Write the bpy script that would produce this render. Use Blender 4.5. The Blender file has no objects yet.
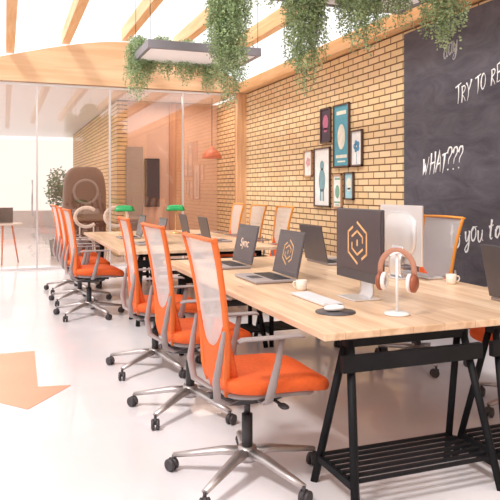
import bpy, bmesh, math, random
from mathutils import Vector, Matrix
random.seed(7)
C=bpy.context.scene.collection
scene=bpy.context.scene
try:
    scene.view_settings.view_transform='Standard'
except Exception: pass

# ------------------------------------------------ materials
MATS={}
def mat(name,col,rough=.5,metal=0,var=.06,scale=8,bump=0,emit=0,coat=0,trans=0,spec=.5):
    if name in MATS: return MATS[name]
    m=bpy.data.materials.new(name); m.use_nodes=True
    nt=m.node_tree; N=nt.nodes; L=nt.links
    b=N['Principled BSDF']
    b.inputs['Roughness'].default_value=rough; b.inputs['Metallic'].default_value=metal
    b.inputs['Specular IOR Level'].default_value=spec
    tc=N.new('ShaderNodeTexCoord'); nz=N.new('ShaderNodeTexNoise'); nz.inputs['Scale'].default_value=scale
    nz.inputs['Detail'].default_value=4
    L.new(tc.outputs['Object'],nz.inputs['Vector'])
    r=N.new('ShaderNodeValToRGB')
    r.color_ramp.elements[0].position=.3; r.color_ramp.elements[1].position=.7
    r.color_ramp.elements[0].color=[max(0,c*(1-var)) for c in col]+[1]
    r.color_ramp.elements[1].color=[min(1,c*(1+var)) for c in col]+[1]
    L.new(nz.outputs['Fac'],r.inputs['Fac']); L.new(r.outputs['Color'],b.inputs['Base Color'])
    if bump:
        bp=N.new('ShaderNodeBump'); bp.inputs['Strength'].default_value=bump; bp.inputs['Distance'].default_value=.01
        L.new(nz.outputs['Fac'],bp.inputs['Height']); L.new(bp.outputs['Normal'],b.inputs['Normal'])
    if emit:
        b.inputs['Emission Strength'].default_value=emit
        b.inputs['Emission Color'].default_value=list(col)+[1]
    if coat: b.inputs['Coat Weight'].default_value=coat
    if trans:
        tl=N.new('ShaderNodeBsdfTranslucent'); L.new(r.outputs['Color'],tl.inputs[0])
        ms=N.new('ShaderNodeMixShader'); ms.inputs[0].default_value=trans
        L.new(b.outputs[0],ms.inputs[1]); L.new(tl.outputs[0],ms.inputs[2]); L.new(ms.outputs[0],N['Material Output'].inputs[0])
    MATS[name]=m; return m
def wood(name,c1,c2,axis='Y',rough=.45,fine=10,plank=0):
    m=bpy.data.materials.new(name); m.use_nodes=True
    nt=m.node_tree; N=nt.nodes; L=nt.links; b=N['Principled BSDF']; b.inputs['Roughness'].default_value=rough
    tc=N.new('ShaderNodeTexCoord'); mp=N.new('ShaderNodeMapping')
    s=[fine,fine,fine]; s['XYZ'.index(axis)]=fine*.08
    mp.inputs['Scale'].default_value=s
    L.new(tc.outputs['Object'],mp.inputs['Vector'])
    nz=N.new('ShaderNodeTexNoise'); nz.inputs['Scale'].default_value=1.6; nz.inputs['Detail'].default_value=6; nz.inputs['Distortion'].default_value=.6
    L.new(mp.outputs['Vector'],nz.inputs['Vector'])
    r=N.new('ShaderNodeValToRGB'); r.color_ramp.elements[0].position=.32; r.color_ramp.elements[1].position=.68
    r.color_ramp.elements[0].color=list(c1)+[1]; r.color_ramp.elements[1].color=list(c2)+[1]
    L.new(nz.outputs['Fac'],r.inputs['Fac']); last=r.outputs['Color']
    if plank:
        sp=N.new('ShaderNodeSeparateXYZ'); cb=N.new('ShaderNodeCombineXYZ')
        L.new(tc.outputs['Object'],sp.inputs[0]); L.new(sp.outputs['Y'],cb.inputs['X']); L.new(sp.outputs['X'],cb.inputs['Y'])
        br=N.new('ShaderNodeTexBrick'); L.new(cb.outputs[0],br.inputs['Vector'])
        br.inputs['Scale'].default_value=1; br.inputs['Brick Width'].default_value=1.1; br.inputs['Row Height'].default_value=plank
        br.inputs['Mortar Size'].default_value=.0014; br.inputs['Mortar Smooth'].default_value=.2
        br.inputs['Color1'].default_value=(1,1,1,1); br.inputs['Color2'].default_value=(.80,.74,.68,1); br.inputs['Mortar'].default_value=(.5,.38,.28,1)
        mx=N.new('ShaderNodeMix'); mx.data_type='RGBA'; mx.blend_type='MULTIPLY'; mx.inputs['Factor'].default_value=.8
        L.new(last,mx.inputs['A']); L.new(br.outputs['Color'],mx.inputs['B'])
        m2=N.new('ShaderNodeMapping'); m2.inputs['Scale'].default_value=(6,2.2,1); L.new(tc.outputs['Object'],m2.inputs['Vector'])
        vo=N.new('ShaderNodeTexVoronoi'); vo.inputs['Scale'].default_value=1; L.new(m2.outputs[0],vo.inputs['Vector'])
        r2=N.new('ShaderNodeValToRGB'); r2.color_ramp.elements[0].position=.03; r2.color_ramp.elements[1].position=.13
        r2.color_ramp.elements[0].color=(.45,.27,.15,1); r2.color_ramp.elements[1].color=(1,1,1,1)
        L.new(vo.outputs['Distance'],r2.inputs['Fac'])
        m3=N.new('ShaderNodeMix'); m3.data_type='RGBA'; m3.blend_type='MULTIPLY'; m3.inputs['Factor'].default_value=.55
        L.new(mx.outputs['Result'],m3.inputs['A']); L.new(r2.outputs['Color'],m3.inputs['B']); last=m3.outputs['Result']
    L.new(last,b.inputs['Base Color'])
    bp=N.new('ShaderNodeBump'); bp.inputs['Strength'].default_value=.15; bp.inputs['Distance'].default_value=.004
    L.new(nz.outputs['Fac'],bp.inputs['Height']); L.new(bp.outputs['Normal'],b.inputs['Normal'])
    return m
def brick_mat():
    m=bpy.data.materials.new('tan_brick'); m.use_nodes=True
    nt=m.node_tree; N=nt.nodes; L=nt.links; b=N['Principled BSDF']; b.inputs['Roughness'].default_value=.75
    tc=N.new('ShaderNodeTexCoord'); sp=N.new('ShaderNodeSeparateXYZ'); cb=N.new('ShaderNodeCombineXYZ')
    L.new(tc.outputs['Object'],sp.inputs[0]); L.new(sp.outputs['Y'],cb.inputs['X']); L.new(sp.outputs['Z'],cb.inputs['Y'])
    br=N.new('ShaderNodeTexBrick'); L.new(cb.outputs[0],br.inputs['Vector'])
    br.inputs['Scale'].default_value=1; br.inputs['Brick Width'].default_value=.25; br.inputs['Row Height'].default_value=.082
    br.inputs['Mortar Size'].default_value=.009; br.inputs['Mortar Smooth'].default_value=.3
    br.inputs['Color1'].default_value=(.88,.66,.40,1); br.inputs['Color2'].default_value=(.79,.55,.30,1)
    br.inputs['Mortar'].default_value=(.17,.07,.025,1)
    nz=N.new('ShaderNodeTexNoise'); nz.inputs['Scale'].default_value=3; L.new(tc.outputs['Object'],nz.inputs['Vector'])
    mx=N.new('ShaderNodeMix'); mx.data_type='RGBA'; mx.blend_type='MULTIPLY'; mx.inputs['Factor'].default_value=.12
    L.new(br.outputs['Color'],mx.inputs['A']); L.new(nz.outputs['Color'],mx.inputs['B'])
    L.new(mx.outputs['Result'],b.inputs['Base Color'])
    bp=N.new('ShaderNodeBump'); bp.invert=True; bp.inputs['Strength'].default_value=.6; bp.inputs['Distance'].default_value=.01
    L.new(br.outputs['Fac'],bp.inputs['Height']); L.new(bp.outputs['Normal'],b.inputs['Normal'])
    return m
def board_mat():
    m=bpy.data.materials.new('scuffed_chalkboard'); m.use_nodes=True
    nt=m.node_tree; N=nt.nodes; L=nt.links; b=N['Principled BSDF']; b.inputs['Roughness'].default_value=.8
    tc=N.new('ShaderNodeTexCoord'); mp=N.new('ShaderNodeMapping'); mp.inputs['Scale'].default_value=(1,1.2,3); mp.inputs['Rotation'].default_value=(.6,0,0)
    L.new(tc.outputs['Object'],mp.inputs['Vector'])
    nz=N.new('ShaderNodeTexNoise'); nz.inputs['Scale'].default_value=1.5; nz.inputs['Detail'].default_value=9; nz.inputs['Roughness'].default_value=.7; nz.inputs['Distortion'].default_value=1.0
    L.new(mp.outputs['Vector'],nz.inputs['Vector'])
    r=N.new('ShaderNodeValToRGB'); e=r.color_ramp.elements
    e[0].position=.35; e[0].color=(.065,.058,.075,1); e[1].position=.8; e[1].color=(.155,.142,.168,1)
    L.new(nz.outputs['Fac'],r.inputs['Fac']); L.new(r.outputs['Color'],b.inputs['Base Color']); return m
def glass_mat(name,tint,g=.12,haze=0.0):
    m=bpy.data.materials.new(name); m.use_nodes=True
    nt=m.node_tree; N=nt.nodes; L=nt.links; N.clear()
    out=N.new('ShaderNodeOutputMaterial'); tr=N.new('ShaderNodeBsdfTransparent'); tr.inputs[0].default_value=list(tint)+[1]
    gl=N.new('ShaderNodeBsdfGlossy'); gl.inputs['Roughness'].default_value=.02
    mx=N.new('ShaderNodeMixShader'); mx.inputs[0].default_value=g
    L.new(tr.outputs[0],mx.inputs[1]); L.new(gl.outputs[0],mx.inputs[2])
    L.new(mx.outputs[0],out.inputs[0])
    return m
def mesh_fabric():
    m=bpy.data.materials.new('white_mesh_fabric'); m.use_nodes=True
    nt=m.node_tree; N=nt.nodes; L=nt.links; N.clear()
    out=N.new('ShaderNodeOutputMaterial'); tr=N.new('ShaderNodeBsdfTransparent')
    df=N.new('ShaderNodeBsdfDiffuse'); df.inputs[0].default_value=(.96,.92,.93,1)
    tl=N.new('ShaderNodeBsdfTranslucent'); tl.inputs[0].default_value=(.96,.92,.93,1)
    ms=N.new('ShaderNodeMixShader'); ms.inputs[0].default_value=.5; L.new(df.outputs[0],ms.inputs[1]); L.new(tl.outputs[0],ms.inputs[2])
    tc=N.new('ShaderNodeTexCoord'); wv=N.new('ShaderNodeTexWave'); wv.bands_direction='Z'; wv.inputs['Scale'].default_value=60
    L.new(tc.outputs['Object'],wv.inputs['Vector'])
    mr=N.new('ShaderNodeMapRange'); mr.inputs['To Min'].default_value=.52; mr.inputs['To Max'].default_value=.82
    L.new(wv.outputs['Fac'],mr.inputs['Value'])
    mx=N.new('ShaderNodeMixShader'); L.new(mr.outputs[0],mx.inputs[0]); L.new(tr.outputs[0],mx.inputs[1]); L.new(ms.outputs[0],mx.inputs[2])
    L.new(mx.outputs[0],out.inputs[0]); return m

M_brick=brick_mat()
M_beam=wood('pine_beam',(.78,.43,.18),(.90,.60,.33),'Y')
M_gable=wood('gable_wood',(.74,.46,.26),(.88,.62,.39),'X',fine=6)
M_table=wood('oak_tabletop',(.66,.43,.27),(.93,.70,.50),'Y',rough=.3,fine=9,plank=.17)
M_post=wood('post_wood',(.62,.34,.17),(.8,.5,.3),'Z')
M_panel=wood('panel_wood',(.50,.26,.15),(.68,.40,.25),'Z',fine=5)
M_floor=mat('polished_concrete',(.78,.745,.775),.20,0,.05,1.2,coat=.3)
M_plaster=mat('warm_plaster',(.72,.50,.40),.7,0,.07,2)
M_tan=mat('tan_plaster',(.75,.58,.47),.7,0,.06,2)
M_white=mat('white_paint',(.88,.86,.86),.5,0,.02)
M_board=board_mat()
M_chalk=mat('chalk',(.9,.9,.9),.9,0,.05,emit=.1)
M_chalkf=mat('faint_chalk',(.42,.41,.44),.9,0,.2,30)
M_orange=mat('orange_fabric',(.80,.125,.020),.75,0,.08,60,bump=.15)
M_orangep=mat('orange_plastic',(.84,.18,.035),.45,0,.04)
M_gold=mat('amber_plastic',(.92,.36,.05),.45,0,.04)
M_mesh=mesh_fabric()
M_alu=mat('satin_aluminium',(.52,.475,.47),.42,.9,.06,20)
M_grey=mat('grey_plastic',(.33,.28,.28),.4,0,.05)
M_dark=mat('dark_plastic',(.035,.033,.036),.45,0,.1)
M_black=mat('black_steel',(.010,.010,.012),.55,0,.15,spec=.2)
M_rubber=mat('caster_rubber',(.05,.042,.046),.5,0,.1)
M_screen=mat('display_dark',(.075,.055,.06),.22,0,.06,3)
M_logo=mat('logo_gold',(.80,.46,.20),.5,0,.03,emit=.05)
M_logow=mat('logo_pale',(.85,.62,.48),.5,0,.03,emit=.15)
M_silver=mat('silver_shell',(.78,.76,.77),.3,.6,.03)
M_whitepl=mat('white_gloss_plastic',(.88,.86,.85),.25,0,.02)
M_mug=mat('cream_ceramic',(.82,.72,.62),.3,0,.03)
M_keys=mat('keycaps',(.72,.70,.72),.5,0,.05)
M_spacegrey=mat('graphite_shell',(.10,.09,.10),.35,.4,.05)
M_lampframe=mat('pendant_frame_grey',(.30,.29,.33),.4,.3,.05)
M_diff=mat('lamp_diffuser',(.95,.93,.95),.5,0,.01,emit=.12)
M_arrow=mat('floor_paint_salmon',(.88,.36,.23),.4,0,.05,3)
M_copper=mat('copper_leather',(.36,.11,.06),.35,.2,.08)
M_rose=mat('brown_leather',(.50,.24,.16),.5,0,.05)
M_green=mat('green_glass_shade',(.01,.30,.08),.2,0,.05,emit=.1)
M_brass=mat('brass',(.8,.55,.25),.3,1,.05)
M_red=mat('red_enamel',(.62,.15,.08),.3,0,.05)
M_brown=mat('brown_lacquer',(.16,.085,.06),.4,0,.15,3)
M_terr=mat('planter_grey',(.35,.36,.34),.7,0,.1)
M_leaf=mat('silver_green_leaf',(.40,.52,.29),.65,0,.45,14,trans=.25)
M_stem=mat('vine_stem',(.20,.25,.10),.7,0,.1)
M_leaf2=mat('deep_green_leaf',(.05,.17,.05),.5,0,.4,7)
M_glass=glass_mat('partition_glass',(.98,.915,.87),.12)
M_sky=glass_mat('skylight_glass',(.99,.99,.99),.04)

# ------------------------------------------------ mesh helpers
def BM(): return bmesh.new()
def box(bm,c,s,rot=None,bev=0):
    r=bmesh.ops.create_cube(bm,size=1)
    vs=r['verts']
    for v in vs: v.co=Vector((v.co.x*s[0],v.co.y*s[1],v.co.z*s[2]))
    if bev:
        es=list({e for v in vs for e in v.link_edges})
        g=bmesh.ops.bevel(bm,geom=es,offset=bev,segments=2,affect='EDGES',profile=.5)
        vs=list({v for f in g['faces'] for v in f.verts}|{v for v in vs if v.is_valid})
    if rot:
        for v in vs: v.co=rot@v.co
    for v in vs: v.co+=Vector(c)
    return vs
def tube(bm,pts,ra,rb=None,up=(0,0,1),seg=10,closed=False,taper=None):
    pts=[Vector(p) for p in pts]; rb=rb or ra; n=len(pts); rings=[]
    for i,p in enumerate(pts):
        if closed: t=pts[(i+1)%n]-pts[i-1]
        else: t=pts[min(i+1,n-1)]-pts[max(i-1,0)]
        t.normalize(); u=Vector(up)
        s=t.cross(u)
        if s.length<1e-3: s=t.cross(Vector((1,0,0)))
        s.normalize(); w=s.cross(t)
        k=taper[i] if taper else 1
        rings.append([bm.verts.new(p+s*(ra*k*math.cos(a))+w*(rb*k*math.sin(a))) for a in [2*math.pi*j/seg for j in range(seg)]])
    m=n if closed else n-1
    for i in range(m):
        A=rings[i];B=rings[(i+1)%n]
        for j in range(seg):
            f=bm.faces.new((A[j],A[(j+1)%seg],B[(j+1)%seg],B[j])); f.smooth=True
    if not closed:
        bm.faces.new(rings[0][::-1]); bm.faces.new(rings[-1])
def cyl(bm,p0,p1,r0,r1=None,seg=16):
    r1=r0 if r1 is None else r1
    tube(bm,[p0,p1],1,1,seg=seg,taper=[r0,r1])
def lathe(bm,prof,c=(0,0,0),seg=24,cap=False,rot=None):
    rings=[]
    for r,z in prof:
        ring=[]
        for j in range(seg):
            a=2*math.pi*j/seg; p=Vector((r*math.cos(a),r*math.sin(a),z))
            if rot: p=rot@p
            ring.append(bm.verts.new(p+Vector(c)))
        rings.append(ring)
    for A,B in zip(rings,rings[1:]):
        for j in range(seg):
            f=bm.faces.new((A[j],A[(j+1)%seg],B[(j+1)%seg],B[j])); f.smooth=True
    if cap:
        bm.faces.new(rings[0][::-1]); bm.faces.new(rings[-1])
def spow(x,e): return math.copysign(abs(x)**e,x)
def sell(bm,c,s,e1=.4,e2=.4,seg=28,rows=12,fn=None):
    rings=[]
    for i in range(1,rows):
        ph=-math.pi/2+math.pi*i/rows; ring=[]
        for j in range(seg):
            a=2*math.pi*j/seg
            p=Vector((s[0]*spow(math.cos(ph),e1)*spow(math.cos(a),e2),s[1]*spow(math.cos(ph),e1)*spow(math.sin(a),e2),s[2]*spow(math.sin(ph),e1)))
            if fn: p=fn(p)
            ring.append(bm.verts.new(p+Vector(c)))
        rings.append(ring)
    for A,B in zip(rings,rings[1:]):
        for j in range(seg):
            f=bm.faces.new((A[j],A[(j+1)%seg],B[(j+1)%seg],B[j])); f.smooth=True
    bm.faces.new(rings[0][::-1]); bm.faces.new(rings[-1])
def grid(bm,P,nu,nv,thick=None):
    vs=[[bm.verts.new(P(i/nu,j/nv)) for j in range(nv+1)] for i in range(nu+1)]
    for i in range(nu):
        for j in range(nv):
            f=bm.faces.new((vs[i][j],vs[i+1][j],vs[i+1][j+1],vs[i][j+1])); f.smooth=True
def obj(name,bm,m,parent=None,label=None,cat=None,kind=None,group=None,loc=None,rotz=None,normals=True):
    if normals: bmesh.ops.recalc_face_normals(bm,faces=bm.faces)
    me=bpy.data.meshes.new(name); bm.to_mesh(me); bm.free()
    o=bpy.data.objects.new(name,me); C.objects.link(o)
    if m: me.materials.append(m)
    if parent: o.parent=parent
    meta(o,label,cat,kind,group)
    if loc: o.location=loc
    if rotz is not None: o.rotation_euler[2]=rotz
    return o
def meta(o,label=None,cat=None,kind=None,group=None):
    if label:o['label']=label
    if cat:o['category']=cat
    if kind:o['kind']=kind
    if group:o['group']=group
def root(name,loc,label,cat,group=None,rotz=0):
    e=bpy.data.objects.new(name,None); C.objects.link(e); e.empty_display_size=.1
    e.location=loc; e.rotation_euler[2]=rotz; meta(e,label,cat,None,group); return e
def copy_thing(src,loc,rotz=0,label=None,swap=None):
    kids_map={}
    for o in list(bpy.data.objects):
        if o.parent: kids_map.setdefault(o.parent.name,[]).append(o)
    def rec(o,par):
        n=o.copy(); C.objects.link(n)
        if par: n.parent=par
        if swap and o.type=='MESH' and o.name.split('.')[0] in swap:
            n.material_slots[0].link='OBJECT'; n.material_slots[0].material=swap[o.name.split('.')[0]]
        for k in kids_map.get(o.name,[]): rec(k,n)
        return n
    n=rec(src,None); n.location=loc; n.rotation_euler[2]=rotz
    if label:n['label']=label
    return n
def text_bm(s,size,origin,xa,ya,shear=0,xs=1,bold=0,align='LEFT',ext=.001):
    cu=bpy.data.curves.new('txt','FONT'); cu.body=s; cu.size=size; cu.shear=shear; cu.align_x=align; cu.offset=bold; cu.extrude=ext
    o=bpy.data.objects.new('txt',cu); C.objects.link(o)
    dg=bpy.context.evaluated_depsgraph_get(); me=bpy.data.meshes.new_from_object(o.evaluated_get(dg))
    bm=bmesh.new(); bm.from_mesh(me)
    xa=Vector(xa);ya=Vector(ya);za=xa.cross(ya)
    for v in bm.verts: v.co=Vector(origin)+xa*(v.co.x*xs)+ya*v.co.y+za*v.co.z
    bpy.data.objects.remove(o); bpy.data.curves.remove(cu); bpy.data.meshes.remove(me)
    return bm

# ------------------------------------------------ room shell
WX=4.2; GY=11.4; TOPZ=3.12
def sbox(name,c,s,m,**k):
    bm=BM(); box(bm,c,s); return obj(name,bm,m,kind='structure',**k)
sbox('floor',(0.2,10.5,-.05),(8.1,27.2,.1),M_floor)
sbox('wall_right',(WX+.1,10.4,TOPZ/2),(.2,27,TOPZ),M_brick)
sbox('added_wall_left',(-3.9,10.4,.4),(.2,27,.8),M_white)  # unseen left wall, added and kept low so daylight enters above it
bm=BM(); box(bm,(-3.9,4.1,2.0),(.02,14.4,2.4)); obj('window_1',bm,M_sky,kind='structure')  # unseen glazing added over the low wall to let light in from the left
sbox('added_wall_front',(.2,-3.05,1.6),(8.0,.1,3.2),M_tan)  # unseen wall added behind the camera to keep white sky reflections off the partition
sbox('wall_corridor',(2.2,17.6,TOPZ/2),(.2,9,TOPZ),M_brick)
sbox('wall_inner',(3.25,13.15,TOPZ/2),(1.89,.1,TOPZ),M_plaster)
sbox('wall_back',(-.85,23.9,.3),(5.9,.1,.6),M_white)
sbox('ceiling',(0.15,17.4,TOPZ+.06),(7.9,11.6,.1),M_white)
sbox('baseboard_right',(WX-.01,8.9,.05),(.02,4.9,.1),M_white)
sbox('trim_1',(WX-.02,4.2,TOPZ+.10),(.26,14.4,.18),M_beam)
def vz(x):
    d=x-2.0
    if d<0: return max(2.9,4.04-.30*(math.sqrt(1+d*d)-1))
    return 4.04-.115*d**2.25
n=2
for x in (-2.6,-1.7,-.8,.08,.97,1.98,2.9,3.6):
    z=vz(x)
    sbox('trim_%d'%n,(x,4.2,z+.02),(.13,14.6,.22),M_beam); n+=1
bm=BM()
grid(bm,lambda u,v:Vector((-3.9+8.1*u,-3+14.6*v,vz(-3.9+8.1*u)+.22)),40,2)
obj('window_2',bm,M_sky,kind='structure')
bm=BM()
top=[4.19-i*8.0/60 for i in range(61)]
loop=[(-3.81,TOPZ),(4.19,TOPZ)]+[(x,max(TOPZ+.02,vz(x)-.15)) for x in top]
a=[bm.verts.new((x,GY-.12,z)) for x,z in loop]; b=[bm.verts.new((x,GY+.1,z)) for x,z in loop]
bm.faces.new(a); bm.faces.new(b[::-1])
for i in range(len(a)): j=(i+1)%len(a); bm.faces.new((a[i],b[i],b[j],a[j]))
obj('wall_gable',bm,M_gable,kind='structure')
sbox('trim_30',(WX-.09,GY,TOPZ/2),(.18,.14,TOPZ-.01),M_post)
sbox('trim_33',(3.30,13.08,TOPZ/2),(.28,.04,TOPZ-.02),M_panel)
edges=[-3.7,-1.6,.5,1.7,3.0,4.1]
for i,(a_,b_) in enumerate(zip(edges,edges[1:])):
    bm=BM(); box(bm,((a_+b_)/2,GY,TOPZ/2+.02),(b_-a_-.03,.014,TOPZ-.1)); obj('window_%d'%(3+i),bm,M_glass,kind='structure')
bm=BM()
for x in edges[:-1]: box(bm,(x,GY,TOPZ/2),(.03,.05,TOPZ-.02))
box(bm,(.2,GY,.02),(7.8,.06,.04)); box(bm,(.2,GY,TOPZ-.03),(7.8,.06,.04))
obj('trim_31',bm,M_silver,kind='structure')
bm=BM(); cyl(bm,(.42,GY-.07,.9),(.42,GY-.07,1.5),.014); cyl(bm,(.42,GY-.07,1.0),(.42,GY-.01,1.0),.01); cyl(bm,(.42,GY-.07,1.4),(.42,GY-.01,1.4),.01)
obj('trim_32',bm,M_alu,kind='structure')
bm=BM(); box(bm,(2.44,13.07,1.1),(.34,.05,2.2),bev=.005); obj('door_1',bm,M_grey,kind='structure')
bm=BM(); pts=[(.23,5.7),(.21,4.66),(.43,4.62),(.13,4.2),(-.22,4.62),(-.05,4.66),(-.06,5.7)]
bm.faces.new([bm.verts.new((x,y,.002)) for x,y in pts][::-1])
obj('floor_arrow',bm,M_arrow,label='salmon orange arrow marking painted on the pale floor',cat='floor marking')

# ------------------------------------------------ chalkboard with brush lettering
bm=BM(); box(bm,(WX-.012,4.35,1.54),(.02,3.7,3.08)); bd=obj('chalkboard',bm,M_board,label='tall dark chalkboard with white handwriting on the brick wall',cat='chalkboard')
XA=(0,-1,0);YA=(0,0,1)
G={'W':[[(0,1),(.14,.02),(.28,.7),(.42,0),(.62,1.05)]],
'H':[[(.05,1),(.02,0)],[(.42,1.03),(.40,-.03)],[(0,.48),(.45,.55)]],
'A':[[(0,0),(.25,1.02),(.46,-.03)],[(.08,.36),(.42,.40)]],
'T':[[(-.03,.95),(.5,1.03)],[(.24,1),(.20,-.02)]],
'?':[[(.02,.78),(.12,1.0),(.34,.98),(.38,.74),(.18,.5),(.17,.28)],[(.16,.07),(.17,.0)]],
'R':[[(.05,0),(.06,1),(.32,.95),(.36,.72),(.08,.52),(.42,-.03)]],
'Y':[[(0,1),(.2,.5)],[(.46,1.04),(.2,.5),(.08,-.05)]],
'O':[[(.22,1),(.04,.75),(.03,.28),(.2,0),(.4,.22),(.42,.7),(.25,1.0)]],
'E':[[(.4,.98),(.06,.95),(.04,.02),(.42,.04)],[(.05,.5),(.34,.54)]],
'M':[[(0,0),(.08,1),(.26,.35),(.46,1),(.52,0)]],
'B':[[(.05,0),(.05,1),(.3,.92),(.3,.62),(.06,.52),(.38,.42),(.36,.08),(.05,0)]],
'd':[[(.32,.5),(.12,.52),(.03,.25),(.12,.0),(.3,.12),(.36,1.05)],[(.33,.3),(.36,.02),(.46,.06)]],
'a':[[(.34,.48),(.14,.52),(.03,.25),(.12,0),(.28,.12),(.34,.48),(.34,.05),(.44,.03)]],
'y':[[(.02,.52),(.06,.15),(.2,.08),(.36,.5)],[(.36,.5),(.30,-.25),(.12,-.42),(.02,-.25),(.42,.08)]],
't':[[(.2,.95),(.14,.15),(.24,0),(.34,.06)],[(0,.6),(.38,.66)]],
'o':[[(.2,.52),(.04,.35),(.06,.06),(.22,-.01),(.36,.2),(.32,.46),(.18,.52),(.44,.5)]],
'u':[[(.02,.52),(.05,.1),(.18,.0),(.32,.2),(.36,.5),(.36,.08),(.46,.03)]],
'e':[[(.04,.22),(.34,.32),(.26,.5),(.08,.44),(.03,.15),(.16,0),(.38,.08)]],'v':[[(0,.5),(.14,0),(.34,.54)]]}
ADV={'W':.76,'M':.68,'I':.26,' ':.36,'E':.56,'H':.60,'T':.52,'v':.42}
rg=random.Random(3)
def up(ang): a=math.radians(ang); return (0,-math.cos(a),math.sin(a)),(0,math.sin(a),math.cos(a))
def brush(s,h,y,z,ang,m,xs=.8,w=.055,slant=.30):
    xa,ya=up(ang); xa=Vector(xa);ya=Vector(ya); bm=BM(); cx=0
    for ch in s:
        if ch in G:
            oy=rg.uniform(-.10,.10); sc=rg.uniform(.84,1.14)
            for st in G[ch]:
                q=[]
                sharp=ch in 'WHATEMIRY'
                K=3 if sharp else 4
                for i in range(len(st)-1):
                    p0=st[max(i-1,0)];p1=st[i];p2=st[i+1];p3=st[min(i+2,len(st)-1)]
                    for k in range(K):
                        t=k/K
                        if sharp: q.append((p1[0]+(p2[0]-p1[0])*t+.04*math.sin(3.1*t),p1[1]+(p2[1]-p1[1])*t))
                        else:
                            f=lambda a,b,c,d:.5*((2*b)+(-a+c)*t+(2*a-5*b+4*c-d)*t*t+(-a+3*b-3*c+d)*t**3)
                            q.append((f(p0[0],p1[0],p2[0],p3[0]),f(p0[1],p1[1],p2[1],p3[1])))
                q.append(st[-1])
                Pp=[Vector((WX-.0235,y,z))+xa*((cx+px*sc)*h*xs+slant*h*py)+ya*((py*sc+oy)*h) for px,py in q]
                n_=len(Pp); tp=[(1.45-1.1*i/n_)*rg.uniform(.7,1.25) for i in range(n_)]
                tube(bm,Pp,w*h,.0015,up=(1,0,0),seg=6,taper=tp)
        cx+=ADV.get(ch,.5)
    obj('chalk_writing',bm,m,bd)
brush('day',.20,5.50,2.68,12,M_chalkf,.8,.04)
brush('TRY TO REMEMBER',.155,5.30,2.17,15,M_chalk,1.0,.042)
brush('WHAT???',.20,5.86,1.48,8,M_chalk,.85,.046)
brush('e',.28,5.90,.90,4,M_chalkf,.75,.035)
brush('to you to',.21,5.40,.76,14,M_chalk,.85,.044)

# ------------------------------------------------ posters
def poster(y0,y1,z0,z1,frame,bg,fg,style,label):
    r=root('framed_poster',(WX-.015,(y0+y1)/2,(z0+z1)/2),label,'picture','framed posters on the brick wall')
    w=y1-y0;h=z1-z0
    bm=BM()
    for cy,cz,sy,sz in ((0,h/2-.01,w,.02),(0,-h/2+.01,w,.02),(w/2-.01,0,.02,h),(-w/2+.01,0,.02,h)): box(bm,(-.01,cy,cz),(.025,sy,sz))
    obj('frame',bm,frame,r)
    bm=BM(); box(bm,(-.004,0,0),(.008,w-.03,h-.03)); obj('print',bm,bg,r)
    bm=BM(); x=-.010
    def disc(cy,cz,ry,rz,n=20): bm.faces.new([bm.verts.new((x,cy+ry*math.cos(2*math.pi*i/n),cz+rz*math.sin(2*math.pi*i/n))) for i in range(n)])
    def rc(cy,cz,a,b): bm.faces.new([bm.verts.new((x,cy+p*a/2,cz+q*b/2)) for p,q in ((-1,-1),(1,-1),(1,1),(-1,1))])
    if style==0: disc(0,h*.08,w*.27,h*.22); rc(0,-h*.13,w*.3,h*.12)
    if style==1: rc(0,h*.36,w*.6,h*.06); disc(0,-h*.02,w*.24,h*.2); rc(0,-h*.33,w*.7,h*.05); rc(0,-h*.41,w*.5,h*.025)
    if style==2: disc(0,h*.2,w*.13,w*.14); disc(0,-h*.05,w*.2,h*.2); rc(w*.08,-h*.3,w*.09,h*.2); rc(-w*.08,-h*.3,w*.09,h*.2)
    if style==3:
        for k in range(5): disc(w*.16*math.cos(k*1.257),h*.05+w*.16*math.sin(k*1.257),w*.12,w*.12)
        rc(0,-h*.28,.01,h*.3)
    obj('artwork',bm,fg,r)
P=lambda n,c:mat(n,c,.5,0,.1,12)
wf=mat('dark_wood_frame',(.10,.055,.04),.5,0,.1); wf2=mat('light_wood_frame',(.5,.28,.15),.5,0,.1)
poster(7.95,8.25,1.99,2.48,wf,P('ink_black',(.05,.03,.06)),P('ink_magenta',(.5,.14,.25)),0,'small dark poster with a magenta shape in black frame')
poster(7.43,7.86,1.64,2.48,wf,P('ink_teal',(.09,.34,.44)),P('ink_cream',(.75,.72,.6)),1,'large teal poster with cream emblem in dark frame')
poster(7.10,7.39,1.64,2.10,wf,P('ink_white',(.85,.84,.82)),P('ink_blue',(.1,.3,.5)),3,'white poster with blue flower in dark frame')
poster(8.52,8.79,1.53,1.92,wf2,P('ink_white',(.9,.9,.9)),P('ink_pink',(.75,.4,.4)),3,'small white poster with pink flower')
poster(7.96,8.45,1.10,1.93,wf,P('ink_white',(.9,.9,.9)),P('ink_slate',(.2,.35,.4)),2,'tall white poster with slate figure in dark frame')
poster(7.63,7.88,1.095,1.55,wf2,P('ink_white',(.9,.9,.9)),P('ink_green',(.2,.4,.3)),1,'small white poster with green emblem')
poster(7.32,7.56,1.21,1.57,wf,P('ink_sky',(.35,.6,.68)),P('ink_cream',(.85,.8,.6)),0,'small pale blue poster with cream shape')

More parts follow.
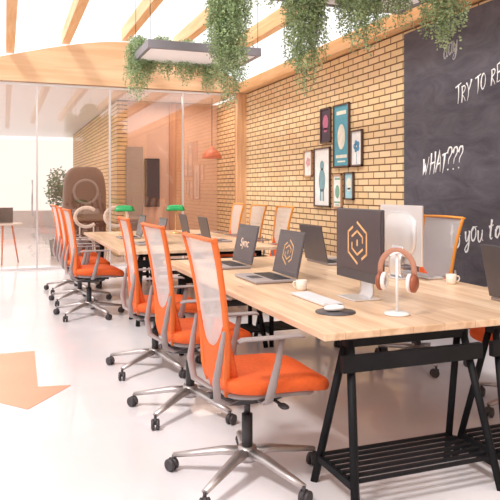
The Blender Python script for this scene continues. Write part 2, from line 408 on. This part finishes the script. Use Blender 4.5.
# ------------------------------------------------ tables
def trestle(x0,x1,y,label,flip=1):
    r=root('trestle',((x0+x1)/2,y,0),label,'trestle','black trestles under the tables')
    hx=(x1-x0)/2
    bm=BM(); box(bm,(0,0,.683),(2*hx+.02,.06,.045)); obj('top_beam',bm,M_black,r)
    bm=BM(); box(bm,(0,-.065,.600),(2*hx+.11,.03,.07)); obj('front_rail',bm,M_black,r)
    for sx in (-1,1):
        for sy in (-1,1):
            bm=BM(); tube(bm,[(sx*(hx-.01),sy*.02,.68),(sx*(hx+.06),sy*.19,0)],.018,.018,up=(0,1,0),seg=4,taper=[1.2,1.2]); obj('leg',bm,M_black,r)
        bm=BM(); box(bm,(sx*(hx+.047),0,.115),(.025,.32,.03)); obj('side_brace',bm,M_black,r)
    bm=BM()
    for k in range(7): box(bm,(0,-.15+.05*k,.135),(2*hx+.1,.016,.014))
    obj('shelf',bm,M_black,r)
def table(x0,x1,y0,y1,label):
    bm=BM(); box(bm,((x0+x1)/2,(y0+y1)/2,.723),(x1-x0,y1-y0,.034),bev=.005)
    obj('tabletop',bm,M_table,label=label,cat='table')
table(1.26,2.8,2.45,5.45,'long light oak tabletop on black trestles with headphones and monitors')
table(1.04,2.75,6.35,9.42,'long light oak tabletop with green lamps, farther from the chalkboard')
for y in (2.52,5.32,6.55,9.25):
    o=0 if y<6 else -.12
    trestle(1.40+o,2.02+o,y,'black metal A-frame trestle with slatted shelf'); trestle(2.19+o,2.70+o,y,'black metal A-frame trestle with slatted shelf')

# ------------------------------------------------ chair
CH=root('office_chair',(1.06,2.85,0),'orange office chair with white mesh back at the oak table','chair','orange office chairs')
def lerp(tab,z):
    for (a,b),(c,d) in zip(tab,tab[1:]):
        if z<=c: 
            t=max(0,(z-a)/(c-a)); return b+(d-b)*t
    return tab[-1][1]
BX=[(.44,-.14),(.50,-.155),(.56,-.160),(.64,-.160),(.72,-.165),(.82,-.177),(.92,-.192),(1.02,-.210),(1.14,-.240)]
HW=[(.44,.14),(.52,.165),(.62,.182),(.72,.192),(.84,.203),(1.0,.220),(1.14,.240)]
off=math.radians(4)
bm=BM()
for k in range(5):
    a=off+k*2*math.pi/5; d=Vector((math.cos(a),math.sin(a),0))
    tube(bm,[d*.02+Vector((0,0,.125)),d*.12+Vector((0,0,.12)),d*.26+Vector((0,0,.095)),d*.36+Vector((0,0,.078))],.026,.018,seg=8,taper=[1.3,1.1,.85,.65])
lathe(bm,[(.0,.085),(.045,.085),(.05,.11),(.042,.15),(.0,.15)],seg=20)
obj('star_base',bm,M_alu,CH)
cb=None
for k in range(5):
    a=off+k*2*math.pi/5; d=Vector((math.cos(a),math.sin(a),0))
    if cb is None:
        bm=BM()
        R=Matrix.Rotation(math.pi/2,3,'X')
        for sy in (-1,1):
            lathe(bm,[(0,-.008),(.022,-.010),(.030,-.006),(.030,.006),(.022,.010),(0,.008)],c=(-.012,sy*.014,.030),seg=16,rot=R)
        sell(bm,(-.004,0,.045),(.026,.010,.018),.6,.6,12,8)
        cyl(bm,(0,0,.05),(0,0,.078),.008,seg=8)
        cb=obj('caster',bm,M_rubber,CH)
        cas=cb
    else:
        cas=cb.copy(); C.objects.link(cas); cas.parent=CH
    cas.location=d*.36; cas.rotation_euler[2]=a+1.1*k+.5
bm=BM(); cyl(bm,(0,0,.12),(0,0,.30),.026,seg=18); cyl(bm,(0,0,.30),(0,0,.39),.015,seg=14); obj('gas_column',bm,M_dark,CH)
bm=BM(); sell(bm,(.01,0,.392),(.16,.08,.032),.5,.5,20,8); box(bm,(-.12,0,.405),(.14,.06,.02),bev=.006)
cyl(bm,(.08,.0,.39),(.08,-.24,.40),.007,seg=8); sell(bm,(.08,-.24,.40),(.02,.035,.008),.6,.6,12,6)
cyl(bm,(.0,.0,.39),(.19,-.10,.40),.010,seg=8)
obj('tilt_mechanism',bm,M_dark,CH)
def sfn(p):
    q=p.copy(); t=max(0,(p.x-.05)/.2); q.z-=.028*t*t; q.z+= .012*(abs(p.y)/.24)**2
    q.z+= .014*max(0,(-p.x-.1)/.15); return q
bm=BM(); sell(bm,(.085,0,.474),(.262,.248,.044),.55,.40,40,14,sfn); obj('seat',bm,M_orange,CH,label='orange upholstered seat')
bm=BM(); sell(bm,(.06,0,.432),(.22,.215,.020),.5,.42,32,8,sfn); obj('seat_shell',bm,M_grey,CH)
bm=BM()
zs=[.44+.70*i/16 for i in range(17)]
for s in (-1,1):
    tube(bm,[(lerp(BX,z),s*lerp(HW,z),z) for z in zs],.0085,.0145,up=(1,0,0),seg=8,taper=[1.3]*3+[1.1]*4+[1]*10)
tube(bm,[(lerp(BX,1.13)-.015*(1-(y/.245)**2),y,1.130+.004*(1-(y/.245)**2)) for y in [-.247+.0494*i for i in range(11)]],.010,.019,up=(1,0,0),seg=4)
obj('backrest_frame',bm,M_orangep,CH)
def BP(z0,z1,dx=0):
    def f(u,v):
        z=z0+(z1-z0)*v; hw=lerp(HW,z)-.004; y=-hw+2*hw*u
        return Vector((lerp(BX,z)-.018*(1-(2*u-1)**2)+dx,y,z))
    return f
bm=BM(); grid(bm,BP(.62,1.12),8,16); obj('backrest_mesh',bm,M_mesh,CH,normals=False)
def LP(u,v):
    z=.44+.20*v; hw=lerp(HW,z)+.006; s=2*u-1
    return Vector((lerp(BX,z)-.02+.085*(abs(s)**3)*(1-v)**.7,hw*s,z+(.12*abs(s)**2.5*v)))
bm=BM(); grid(bm,LP,16,8)
o=obj('lower_back_panel',bm,M_orange,CH,normals=False); md=o.modifiers.new('s','SOLIDIFY'); md.thickness=.016; md.offset=0
bm=BM()
for s in (-1,1):
    tube(bm,[(-.03,s*.05,.40),(-.14,s*.13,.40),(-.205,s*.185,.44),(-.218,s*.208,.53),(-.20,s*.213,.64),(-.185,s*.213,.74)],.007,.016,up=(1,0,0),seg=8,taper=[1,1,1.1,1.1,.9,.5])
obj('back_support',bm,M_grey,CH)
for s in (-1,1):
    bm=BM()
    tube(bm,[(.0,s*.12,.418),(.0,s*.22,.415),(.0,s*.268,.44),(.015,s*.272,.50),(.04,s*.274,.60),(.06,s*.274,.705)],.009,.023,up=(1,0,0),seg=8,taper=[.9,.9,.95,.9,.7,.6])
    arm=obj('armrest',bm,M_grey,CH)
    bm=BM()
    tube(bm,[(-.14,s*.270,.705),(-.12,s*.272,.712),(.0,s*.276,.712),(.14,s*.272,.712),(.16,s*.27,.706)],.030,.008,seg=10,taper=[.7,1,1,1,.7])
    obj('arm_pad',bm,M_grey,arm)
for i,(x,y,rz) in enumerate([(1.06,3.85,.03),(1.06,4.84,-.04),(.84,7.1,.05),(.84,8.03,.0),(.84,8.94,.04)]):
    copy_thing(CH,(x,y,0),rz,'orange office chair with white mesh back at the oak table' if i<2 else 'orange office chair beside the table with green lamps')
for x,y,rz in [(2.98,4.24,.0),(3.0,4.94,.0),(3.03,3.10,-.05),(2.95,7.25,0),(2.95,8.1,.04),(2.95,8.93,-.03)]:
    copy_thing(CH,(x,y,0),math.pi+rz,'office chair with amber-framed mesh back toward the brick wall',{'backrest_frame':M_gold})

# ------------------------------------------------ electronics
def hexlogo(bm,c,r,x):
    def seg(p,q,w):
        p=Vector(p);q=Vector(q); d=(q-p).normalized(); nn=Vector((-d.y,d.x))*w*.5; p=p-d*w*.3; q=q+d*w*.3
        bm.faces.new([bm.verts.new((x(0,0),c[0]+v.x,c[1]+v.y)) for v in (p+nn,q+nn,q-nn,p-nn)])
    h=[(r*math.cos(math.pi/6+i*math.pi/3),r*math.sin(math.pi/6+i*math.pi/3)) for i in range(6)]
    w=.12*r
    for i in (1,2,4,5,): seg(h[i],h[(i+1)%6],w)
    seg(h[0],(h[0][0]*.5+h[1][0]*.5,h[0][1]*.5+h[1][1]*.5),w); seg(h[3],(h[3][0]*.5+h[4][0]*.5,h[3][1]*.5+h[4][1]*.5),w)
    g=[(v[0]*.58,v[1]*.58) for v in h]
    for i in (0,1,3,4): seg(g[i],g[(i+1)%6],w*.9)
    seg(g[2],(g[2][0],g[2][1]*.1),w*.9); seg(g[5],(g[5][0],-g[2][1]*.1),w*.9)
    seg((0,-.12*r),(0,.12*r),w)
tz=.741
def monitor(loc,rotz,shell,label,logo=True):
    r=root('desktop_monitor',loc,label,'monitor',None,rotz)
    bm=BM(); box(bm,(0,0,.30),(.018,.50,.40),bev=.006)
    sell(bm,(.012,0,.30),(.022,.2,.16),.8,.8,20,10)
    obj('screen_housing',bm,shell,r)
    bm=BM(); box(bm,(-.0105,0,.325),(.003,.482,.335)); obj('display',bm,M_screen,r)
    if logo:
        bm=BM(); hexlogo(bm,(0,.31),.115,lambda y,z:-.0132); obj('screen_logo',bm,M_logo,r,normals=False)
    bm=BM(); tube(bm,[(.03,0,.22),(.05,0,.12),(.05,0,.03),(.03,0,.008)],.075,.006,up=(1,0,0),seg=8); obj('stand_neck',bm,M_silver,r)
    bm=BM(); box(bm,(0,0,.005),(.17,.20,.009),bev=.004); obj('stand_foot',bm,M_silver,r)
monitor((1.85,3.18,tz-.001),0,M_spacegrey,'dark desktop monitor showing a gold hexagon logo')
monitor((2.55,3.82,tz-.001),math.pi,M_silver,'silver desktop monitor seen from its plain back',False)
def laptop(loc,rotz,label,logo,shell=M_spacegrey,sc=1.0):
    r=root('laptop',loc,label,'laptop','laptops on the tables',rotz); r.scale=(sc,sc,sc)
    bm=BM(); box(bm,(-.125,0,.009),(.25,.37,.016),bev=.005); obj('base',bm,M_grey,r)
    bm=BM()
    for i in range(5):
        for j in range(13): box(bm,(-.035-.022*i,-.15+.025*j,.0185),(.017,.020,.003))
    box(bm,(-.19,0,.0175),(.07,.11,.001))
    obj('keyboard',bm,M_dark,r)
    T=math.radians(12); R=Matrix.Rotation(T,3,'Y')
    bm=BM(); box(bm,(0,0,.142),(.008,.37,.27),bev=.003)
    for v in bm.verts: v.co=R@v.co+Vector((.004,0,.014))
    lid=obj('screen_lid',bm,shell,r)
    bm=BM(); box(bm,(-.0045,0,.145),(.002,.35,.24))
    for v in bm.verts: v.co=R@v.co+Vector((.004,0,.014))
    obj('display',bm,M_screen,lid)
    if logo=='hex':
        bm=BM(); hexlogo(bm,(0,.145),.075,lambda y,z:-.0062)
    elif logo=='text': bm=text_bm('Sync',.085,(-.0062,0,.12),XA,YA,align='CENTER',bold=.0005)
    else: return r
    for v in bm.verts: v.co=R@v.co+Vector((.004,0,.014))
    obj('screen_logo',bm,M_logo if logo=='hex' else M_logow,lid,normals=False)
laptop((1.78,4.07,tz),0,'open laptop showing a gold hexagon logo','hex',sc=1.13)
laptop((1.76,4.87,tz),0.03,'open laptop showing a pale word logo','text',sc=1.13)
laptop((2.40,4.80,tz),math.pi,'open dark laptop with its lid toward the aisle',None,sc=1.1)
laptop((2.50,2.68,tz),math.pi,'open dark laptop at the end of the oak table',None,sc=1.08)
laptop((1.60,7.15,tz),0,'open laptop on the table with green lamps',None)
laptop((1.56,8.10,tz),0,'open laptop on the table with green lamps',None)
laptop((2.2,7.25,tz),math.pi,'open dark laptop with its back to the aisle',None)
laptop((2.2,8.15,tz),math.pi,'open dark laptop with its back to the aisle',None)
def keyboard(loc,rotz,label):
    r=root('keyboard',loc,label,'keyboard',None,rotz)
    bm=BM(); box(bm,(0,0,.006),(.12,.42,.010),bev=.004); obj('case',bm,M_silver,r)
    bm=BM()
    for i in range(5):
        for j in range(19): box(bm,(-.044+.022*i,-.19+.0212*j,.0125),(.018,.017,.004))
    obj('keys',bm,M_keys,r)
keyboard((1.60,3.22,tz),0,'slim silver keyboard before the dark monitor')
keyboard((2.72,3.86,tz),0,'slim silver keyboard behind the silver monitor')
bm=BM(); lathe(bm,[(0,0),(.10,0),(.10,.004),(0,.004)],seg=32); obj('mouse_pad',bm,M_spacegrey,label='round black mouse pad on the oak table',cat='mouse pad',loc=(1.53,2.86,tz))
r=root('computer_mouse',(1.53,2.87,tz+.005),'small white computer mouse on black pad','mouse')
bm=BM(); sell(bm,(0,0,.014),(.055,.031,.016),.8,.8,20,10,lambda p:Vector((p.x,p.y,p.z if p.z>0 else p.z*.8))); obj('shell',bm,M_whitepl,r)
bm=BM(); tube(bm,[(.02,0,.026),(.03,0,.027),(.04,0,.024)],.003,.005,seg=8); obj('scroll_wheel',bm,M_dark,r)
def mug(loc,label,rz=0):
    r=root('coffee_mug',loc,label,'mug','cream mugs on the table',rz)
    bm=BM(); lathe(bm,[(0,.002),(.026,.0),(.031,.01),(.034,.062),(.031,.062),(.028,.012),(0,.008)],seg=24); obj('cup',bm,M_mug,r)
    bm=BM(); tube(bm,[(.032,0,.052),(.048,0,.050),(.053,0,.035),(.046,0,.02),(.031,0,.016)],.0045,seg=8,up=(0,1,0)); obj('handle',bm,M_mug,r)
mug((1.67,3.55,tz),'cream coffee mug near the silver keyboard',2.5)
mug((2.68,3.45,tz),'cream coffee mug by the table edge',-.5)
yaw=math.atan(245/650)
hs=root('headphone_stand',(1.78,2.70,tz),'pale headphone stand holding brown headphones','headphone stand',None,-yaw)
bm=BM(); lathe(bm,[(0,0),(.06,0),(.062,.006),(.055,.012),(0,.014)],seg=28); obj('stand_base',bm,M_whitepl,hs)
bm=BM(); cyl(bm,(0,0,.012),(0,0,.292),.007); obj('stand_pole',bm,M_whitepl,hs)
bm=BM(); tube(bm,[(-.035,0,.283),(-.018,0,.296),(0,0,.300),(.018,0,.296),(.035,0,.283)],.018,.005,seg=8,up=(0,0,1)); obj('stand_cradle',bm,M_whitepl,hs)
hp=root('headphones',(1.78,2.70,tz+.158),'brown and white over-ear headphones hanging on stand','headphones',None,-yaw-.55)
pts=[(.084,0,.02)]+[(.084*math.cos(math.pi*i/16),0,.062+.092*math.sin(math.pi*i/16)) for i in range(17)]+[(-.084,0,.02)]
bm=BM(); tube(bm,pts,.014,.005,up=(0,1,0),seg=8); obj('headband',bm,M_rose,hp)
for s in (-1,1):
    bm=BM()
    # outer shell faces away from the head, cushion faces inward
    lathe(bm,[(0,.020),(.030,.020),(.045,.010),(.046,-.004),(0,-.006)],c=(s*.080,0,.0),seg=24,rot=Matrix.Rotation(s*math.pi/2,3,'Y')); ec=obj('ear_cup',bm,M_copper,hp)
    bm=BM(); tube(bm,[(s*.064,.032*math.cos(t),.034*math.sin(t)) for t in [2*math.pi*i/20 for i in range(20)]],.012,.012,closed=True,up=(1,0,0),seg=8); obj('ear_cushion',bm,M_whitepl,ec)

def banker(loc):
    r=root('desk_lamp',loc,'banker desk lamp with green glass shade and brass stem','lamp','green desk lamps',-.36)
    bm=BM(); lathe(bm,[(0,0),(.08,0),(.08,.012),(.03,.025),(0,.028)],seg=24); obj('lamp_base',bm,M_brass,r)
    bm=BM(); cyl(bm,(0,0,.02),(0,0,.36),.008,seg=10); obj('lamp_stem',bm,M_brass,r)
    bm=BM()
    f=lambda u,v:Vector(((-.125+.25*v)*(1-.22*math.sin(math.pi*u)),-.075*math.cos(math.pi*u),.31+.08*math.sin(math.pi*u)*(1-.12*abs(2*v-1)**2)))
    grid(bm,f,12,10); o=obj('lamp_shade',bm,M_green,r,normals=False); m_=o.modifiers.new('s','SOLIDIFY'); m_.thickness=.004
banker((1.50,8.75,tz)); banker((2.2,8.75,tz))

# ------------------------------------------------ pendants
def fixture(x0,x1,y0,y1,z,label):
    r=root('pendant_light',((x0+x1)/2,(y0+y1)/2,z),label,'pendant light','rectangular pendant lights'); w=x1-x0;d=y1-y0
    bm=BM()
    for cx,cy,sx,sy in ((0,-d/2+.02,w,.04),(0,d/2-.02,w,.04),(-w/2+.02,0,.04,d-.08),(w/2-.02,0,.04,d-.08)): box(bm,(cx,cy,.045),(sx,sy,.09),bev=.004)
    box(bm,(0,0,.080),(w-.08,d-.08,.012)); obj('light_frame',bm,M_lampframe,r)
    bm=BM(); box(bm,(0,0,.02),(w-.085,d-.085,.02)); obj('diffuser',bm,M_diff,r)
    for sx in (-1,1):
        for sy in (-1,1):
            bm=BM(); X=sx*(w/2-.03);cx=(x0+x1)/2+X
            cyl(bm,(X,sy*(d/2-.03),.09),(X,sy*(d/2-.03),vz(cx)+.1-z),.003,seg=6); obj('suspension_cable',bm,M_black,r)
fixture(1.37,2.62,6.6,7.45,2.8,'grey rectangular pendant light trailing with vines')
fixture(1.75,3.15,3.6,4.75,2.84,'grey rectangular pendant light loaded with hanging plants')

# ------------------------------------------------ hanging plants
def foliage(bm,sb,z0,zb,rad,n,rng,sp=.0082,ls=.0165,bush=.14):
    for s in range(n):
        a=rng.uniform(0,2*math.pi); rr=rad*math.sqrt(rng.random())
        L=(z0-zb)*rng.uniform(.3,1)*(1.0 if rr<rad*.6 else .8)
        p=Vector((rr*.4*math.cos(a),rr*.4*math.sin(a),rng.uniform(0,bush)))
        q=Vector((rr*math.cos(a),rr*math.sin(a),-.02))
        pts=[p,(p+q)/2+Vector((0,0,.04)),q]
        steps=max(3,int(L/.05)); cur=q.copy(); 
        for k in range(steps):
            cur=cur+Vector((rng.uniform(-.018,.018)-cur.x*.02,rng.uniform(-.018,.018)-cur.y*.02,-L/steps)); pts.append(cur.copy())
        if s%3==0: tube(sb,pts,.0015,seg=3)
        for A,B in zip(pts,pts[1:]):
            m_=max(1,int((B-A).length/sp))
            for k in range(m_):
                c=A.lerp(B,(k+rng.random())/m_)
                d=Vector((rng.uniform(-1,1),rng.uniform(-1,1),rng.uniform(-.9,.3))).normalized()
                w=d.cross(Vector((rng.uniform(-1,1),rng.uniform(-1,1),rng.uniform(-1,1)))).normalized()
                l=ls*rng.uniform(.7,1.4); c=c+d*l*.7
                bm.faces.new([bm.verts.new(t) for t in (c,c+d*l*.55+w*l*.40,c+d*l*1.2,c+d*l*.55-w*l*.40)])
def plant(x,y,z0,zb,rad,n,seed,label,cord=False):
    rng=random.Random(seed)
    r=root('hanging_plant',(x,y,z0),label,'plant','hanging trailing plants')
    bm=BM(); lathe(bm,[(0,0),(.05,0),(.075,.10),(.068,.10),(.046,.01),(0,.01)],seg=20); obj('planter',bm,M_terr,r)
    bm=BM(); sb=BM(); foliage(bm,sb,z0,zb,rad,n,rng)
    for v in bm.verts: v.co.z+=.08
    for v in sb.verts: v.co.z+=.08
    obj('foliage',bm,M_leaf,r,normals=False); obj('stems',sb,M_stem,r)
    if cord:
        bm=BM(); 
        for k in range(3):
            a=k*2.094; cyl(bm,(.07*math.cos(a),.07*math.sin(a),.09),(0,0,.35),.002,seg=5)
        cyl(bm,(0,0,.35),(0,0,vz(x)-z0+.0),.003,seg=6); obj('cord',bm,M_black,r)
lab='grey planter with trailing silver-green foliage'
PZ=2.891
plant(2.02,5.95,3.30,2.0,.24,200,1,lab+' on a long cord',True)
plant(1.43,7.38,PZ,2.28,.15,120,2,lab+' at the pendant light corner')
for i,(x,yy) in enumerate(((1.70,7.36),(1.98,7.34),(2.28,7.36))): plant(x,yy,PZ,2.54-.06*i,.16,100,10+i,lab+' on the pendant light')
PZ=2.931
plant(2.2,4.62,PZ,2.02,.19,160,3,lab+' in a long cascade')
plant(2.53,4.3,PZ,2.30,.21,180,4,lab+' in a full bush')
plant(2.80,4.2,PZ,2.48,.12,70,5,lab+' in a short tuft')
plant(3.02,3.98,PZ,2.29,.17,130,6,lab+' at the pendant light edge')
plant(1.87,4.6,PZ,2.66,.13,35,7,lab+' in a short tuft')

# ------------------------------------------------ behind the glass
r=root('pendant_lamp',(3.8,12.2,1.95),'red enamel dome pendant lamp behind the glass','pendant lamp')
bm=BM(); lathe(bm,[(.2,0),(.19,.06),(.13,.14),(.05,.19),(.03,.24),(0,.24)],seg=28); obj('lamp_shade',bm,M_red,r)
bm=BM(); cyl(bm,(0,0,.23),(0,0,1.22),.006,seg=6); obj('cord',bm,M_black,r)
r=root('wall_screen',(2.80,13.09,1.48),'tall dark display mounted on the inner wall','screen')
bm=BM(); box(bm,(0,-.02,0),(.30,.04,.98),bev=.006); obj('casing',bm,M_black,r)
bm=BM(); box(bm,(0,-.042,0),(.27,.004,.94)); obj('display',bm,M_screen,r)
r=root('retro_cabinet',(1.42,12.75,0),'grey-brown rounded cabinet with round porthole behind the glass','cabinet')
bm=BM(); sell(bm,(0,0,.92),(.40,.25,.86),.5,.5,32,16); obj('cabinet_body',bm,M_brown,r)
bm=BM(); tube(bm,[(.22*math.cos(t),-.25,1.30+.22*math.sin(t)) for t in [2*math.pi*i/24 for i in range(24)]],.022,closed=True,up=(0,1,0),seg=8); obj('porthole_ring',bm,M_grey,r)
bm=BM(); lathe(bm,[(0,-.245),(.21,-.245),(.21,-.255),(0,-.257)],seg=24,rot=Matrix.Rotation(-math.pi/2,3,'X')@Matrix.Scale(-1,3,(0,0,1)))
for v in bm.verts: v.co.z+=1.30
obj('porthole_glass',bm,M_dark,r)
bm=BM(); box(bm,(0,-.25,.93),(.5,.02,.10),bev=.008); obj('control_panel',bm,M_grey,r)
bm=BM()
for sx in (-1,1):
    for sy in (-1,1): cyl(bm,(sx*.25,sy*.13,0),(sx*.25,sy*.13,.10),.02)
obj('cabinet_feet',bm,M_black,r)
r=root('potted_tree',(1.0,13.7,0),'leafy indoor tree in a grey pot behind the glass','plant')
bm=BM(); lathe(bm,[(0,0),(.13,0),(.17,.32),(.15,.32),(.14,.27),(0,.27)],seg=24); obj('pot',bm,M_terr,r)
bm=BM(); tube(bm,[(0,0,.26),(.02,0,.7),(-.02,.02,1.1),(0,0,1.5)],.015,seg=8,taper=[1.2,1,.8,.5]); obj('trunk',bm,M_brown,r)
bm=BM(); rng=random.Random(5)
for i in range(900):
    d=Vector((rng.gauss(0,1),rng.gauss(0,1),rng.gauss(0,1))).normalized()*rng.random()**.5
    c=Vector((d.x*.24,d.y*.24,1.35+d.z*.45)); d=Vector((rng.uniform(-1,1),rng.uniform(-1,1),rng.uniform(-.6,.6))).normalized(); w=d.orthogonal().normalized(); l=.07
    bm.faces.new([bm.verts.new(t) for t in (c,c+d*l*.5+w*l*.25,c+d*l,c+d*l*.5-w*l*.25)])
obj('foliage',bm,M_leaf2,r,normals=False)
def ring_chair(x,y,rz,gap=0):
    r=root('ring_back_chair',(x,y,0),'white tubular chair with ring-shaped back behind the glass','chair','white ring chairs',rz)
    bm=BM()
    if gap: tube(bm,[(.20*math.cos(t),-.17,.85+.17*math.sin(t)) for t in [.8+(2*math.pi-1.6)*i/24 for i in range(25)]],.032,up=(0,1,0),seg=8)
    else: tube(bm,[(.20*math.cos(t),-.17,.85+.17*math.sin(t)) for t in [2*math.pi*i/28 for i in range(28)]],.032,closed=True,up=(0,1,0),seg=8)
    for s in (-1,1): cyl(bm,(s*.12,-.17,.45),(s*.12,-.17,.74),.014,seg=8)
    obj('backrest',bm,M_whitepl,r)
    bm=BM(); sell(bm,(0,.0,.45),(.2,.2,.03),.5,.7,24,8); obj('seat',bm,M_whitepl,r)
    for sx in (-1,1):
        for sy in (-1,1):
            bm=BM(); cyl(bm,(sx*.13,sy*.13,.44),(sx*.17,sy*.17,0),.012,seg=8); obj('leg',bm,M_whitepl,r)
ring_chair(1.36,12.02,0,1); ring_chair(1.88,12.02,0)
r=root('side_table',(-.02,12.6,0),'round white side table with orange legs behind the glass','table')
bm=BM(); lathe(bm,[(0,.70),(.32,.70),(.33,.715),(.32,.73),(0,.73)],seg=32); obj('table_top',bm,M_whitepl,r)
for k in range(3):
    a=k*2.094+.4; bm=BM(); cyl(bm,(.15*math.cos(a),.15*math.sin(a),.70),(.27*math.cos(a),.27*math.sin(a),0),.018,.012,seg=10); obj('leg',bm,M_orangep,r)
laptop((-.05,12.55,.731),-math.pi/2,'open laptop on the round side table',None)

# ------------------------------------------------ light
w=bpy.data.worlds.new('W'); scene.world=w; w.use_nodes=True
bg=w.node_tree.nodes['Background']; bg.inputs[0].default_value=(1,.985,.985,1); bg.inputs[1].default_value=1.45
def sun(rot,e,ang,col):
    l=bpy.data.lights.new('sun','SUN'); l.energy=e; l.angle=math.radians(ang); l.color=col
    o=bpy.data.objects.new('sun',l); o.rotation_euler=rot; C.objects.link(o)
sun((math.radians(37),0,math.radians(-60)),3.1,10,(1,.965,.92))
def area(loc,size,e,col,rot=(0,0,0)):
    l=bpy.data.lights.new('area','AREA'); l.shape='RECTANGLE'; l.size=size[0]; l.size_y=size[1]; l.energy=e; l.color=col
    o=bpy.data.objects.new('added_fill_light',l); o.location=loc; o.rotation_euler=rot; C.objects.link(o)
area((0,15,3.05),(3,6),80,(1,.93,.86))  # added fill lamp, no visible source, brightens the corridor behind the glass
area((3.2,12.2,3.05),(1.6,1.0),26,(1,.88,.78))  # second added fill lamp without a visible source, for the inner wall

cam=bpy.data.cameras.new('cam'); co=bpy.data.objects.new('camera',cam); C.objects.link(co)
co.location=(0,0,1.35); co.rotation_euler=(math.pi/2,0,-yaw)
cam.sensor_width=36; cam.lens=36*650/500; cam.shift_y=-.122; cam.clip_start=.05
scene.camera=co
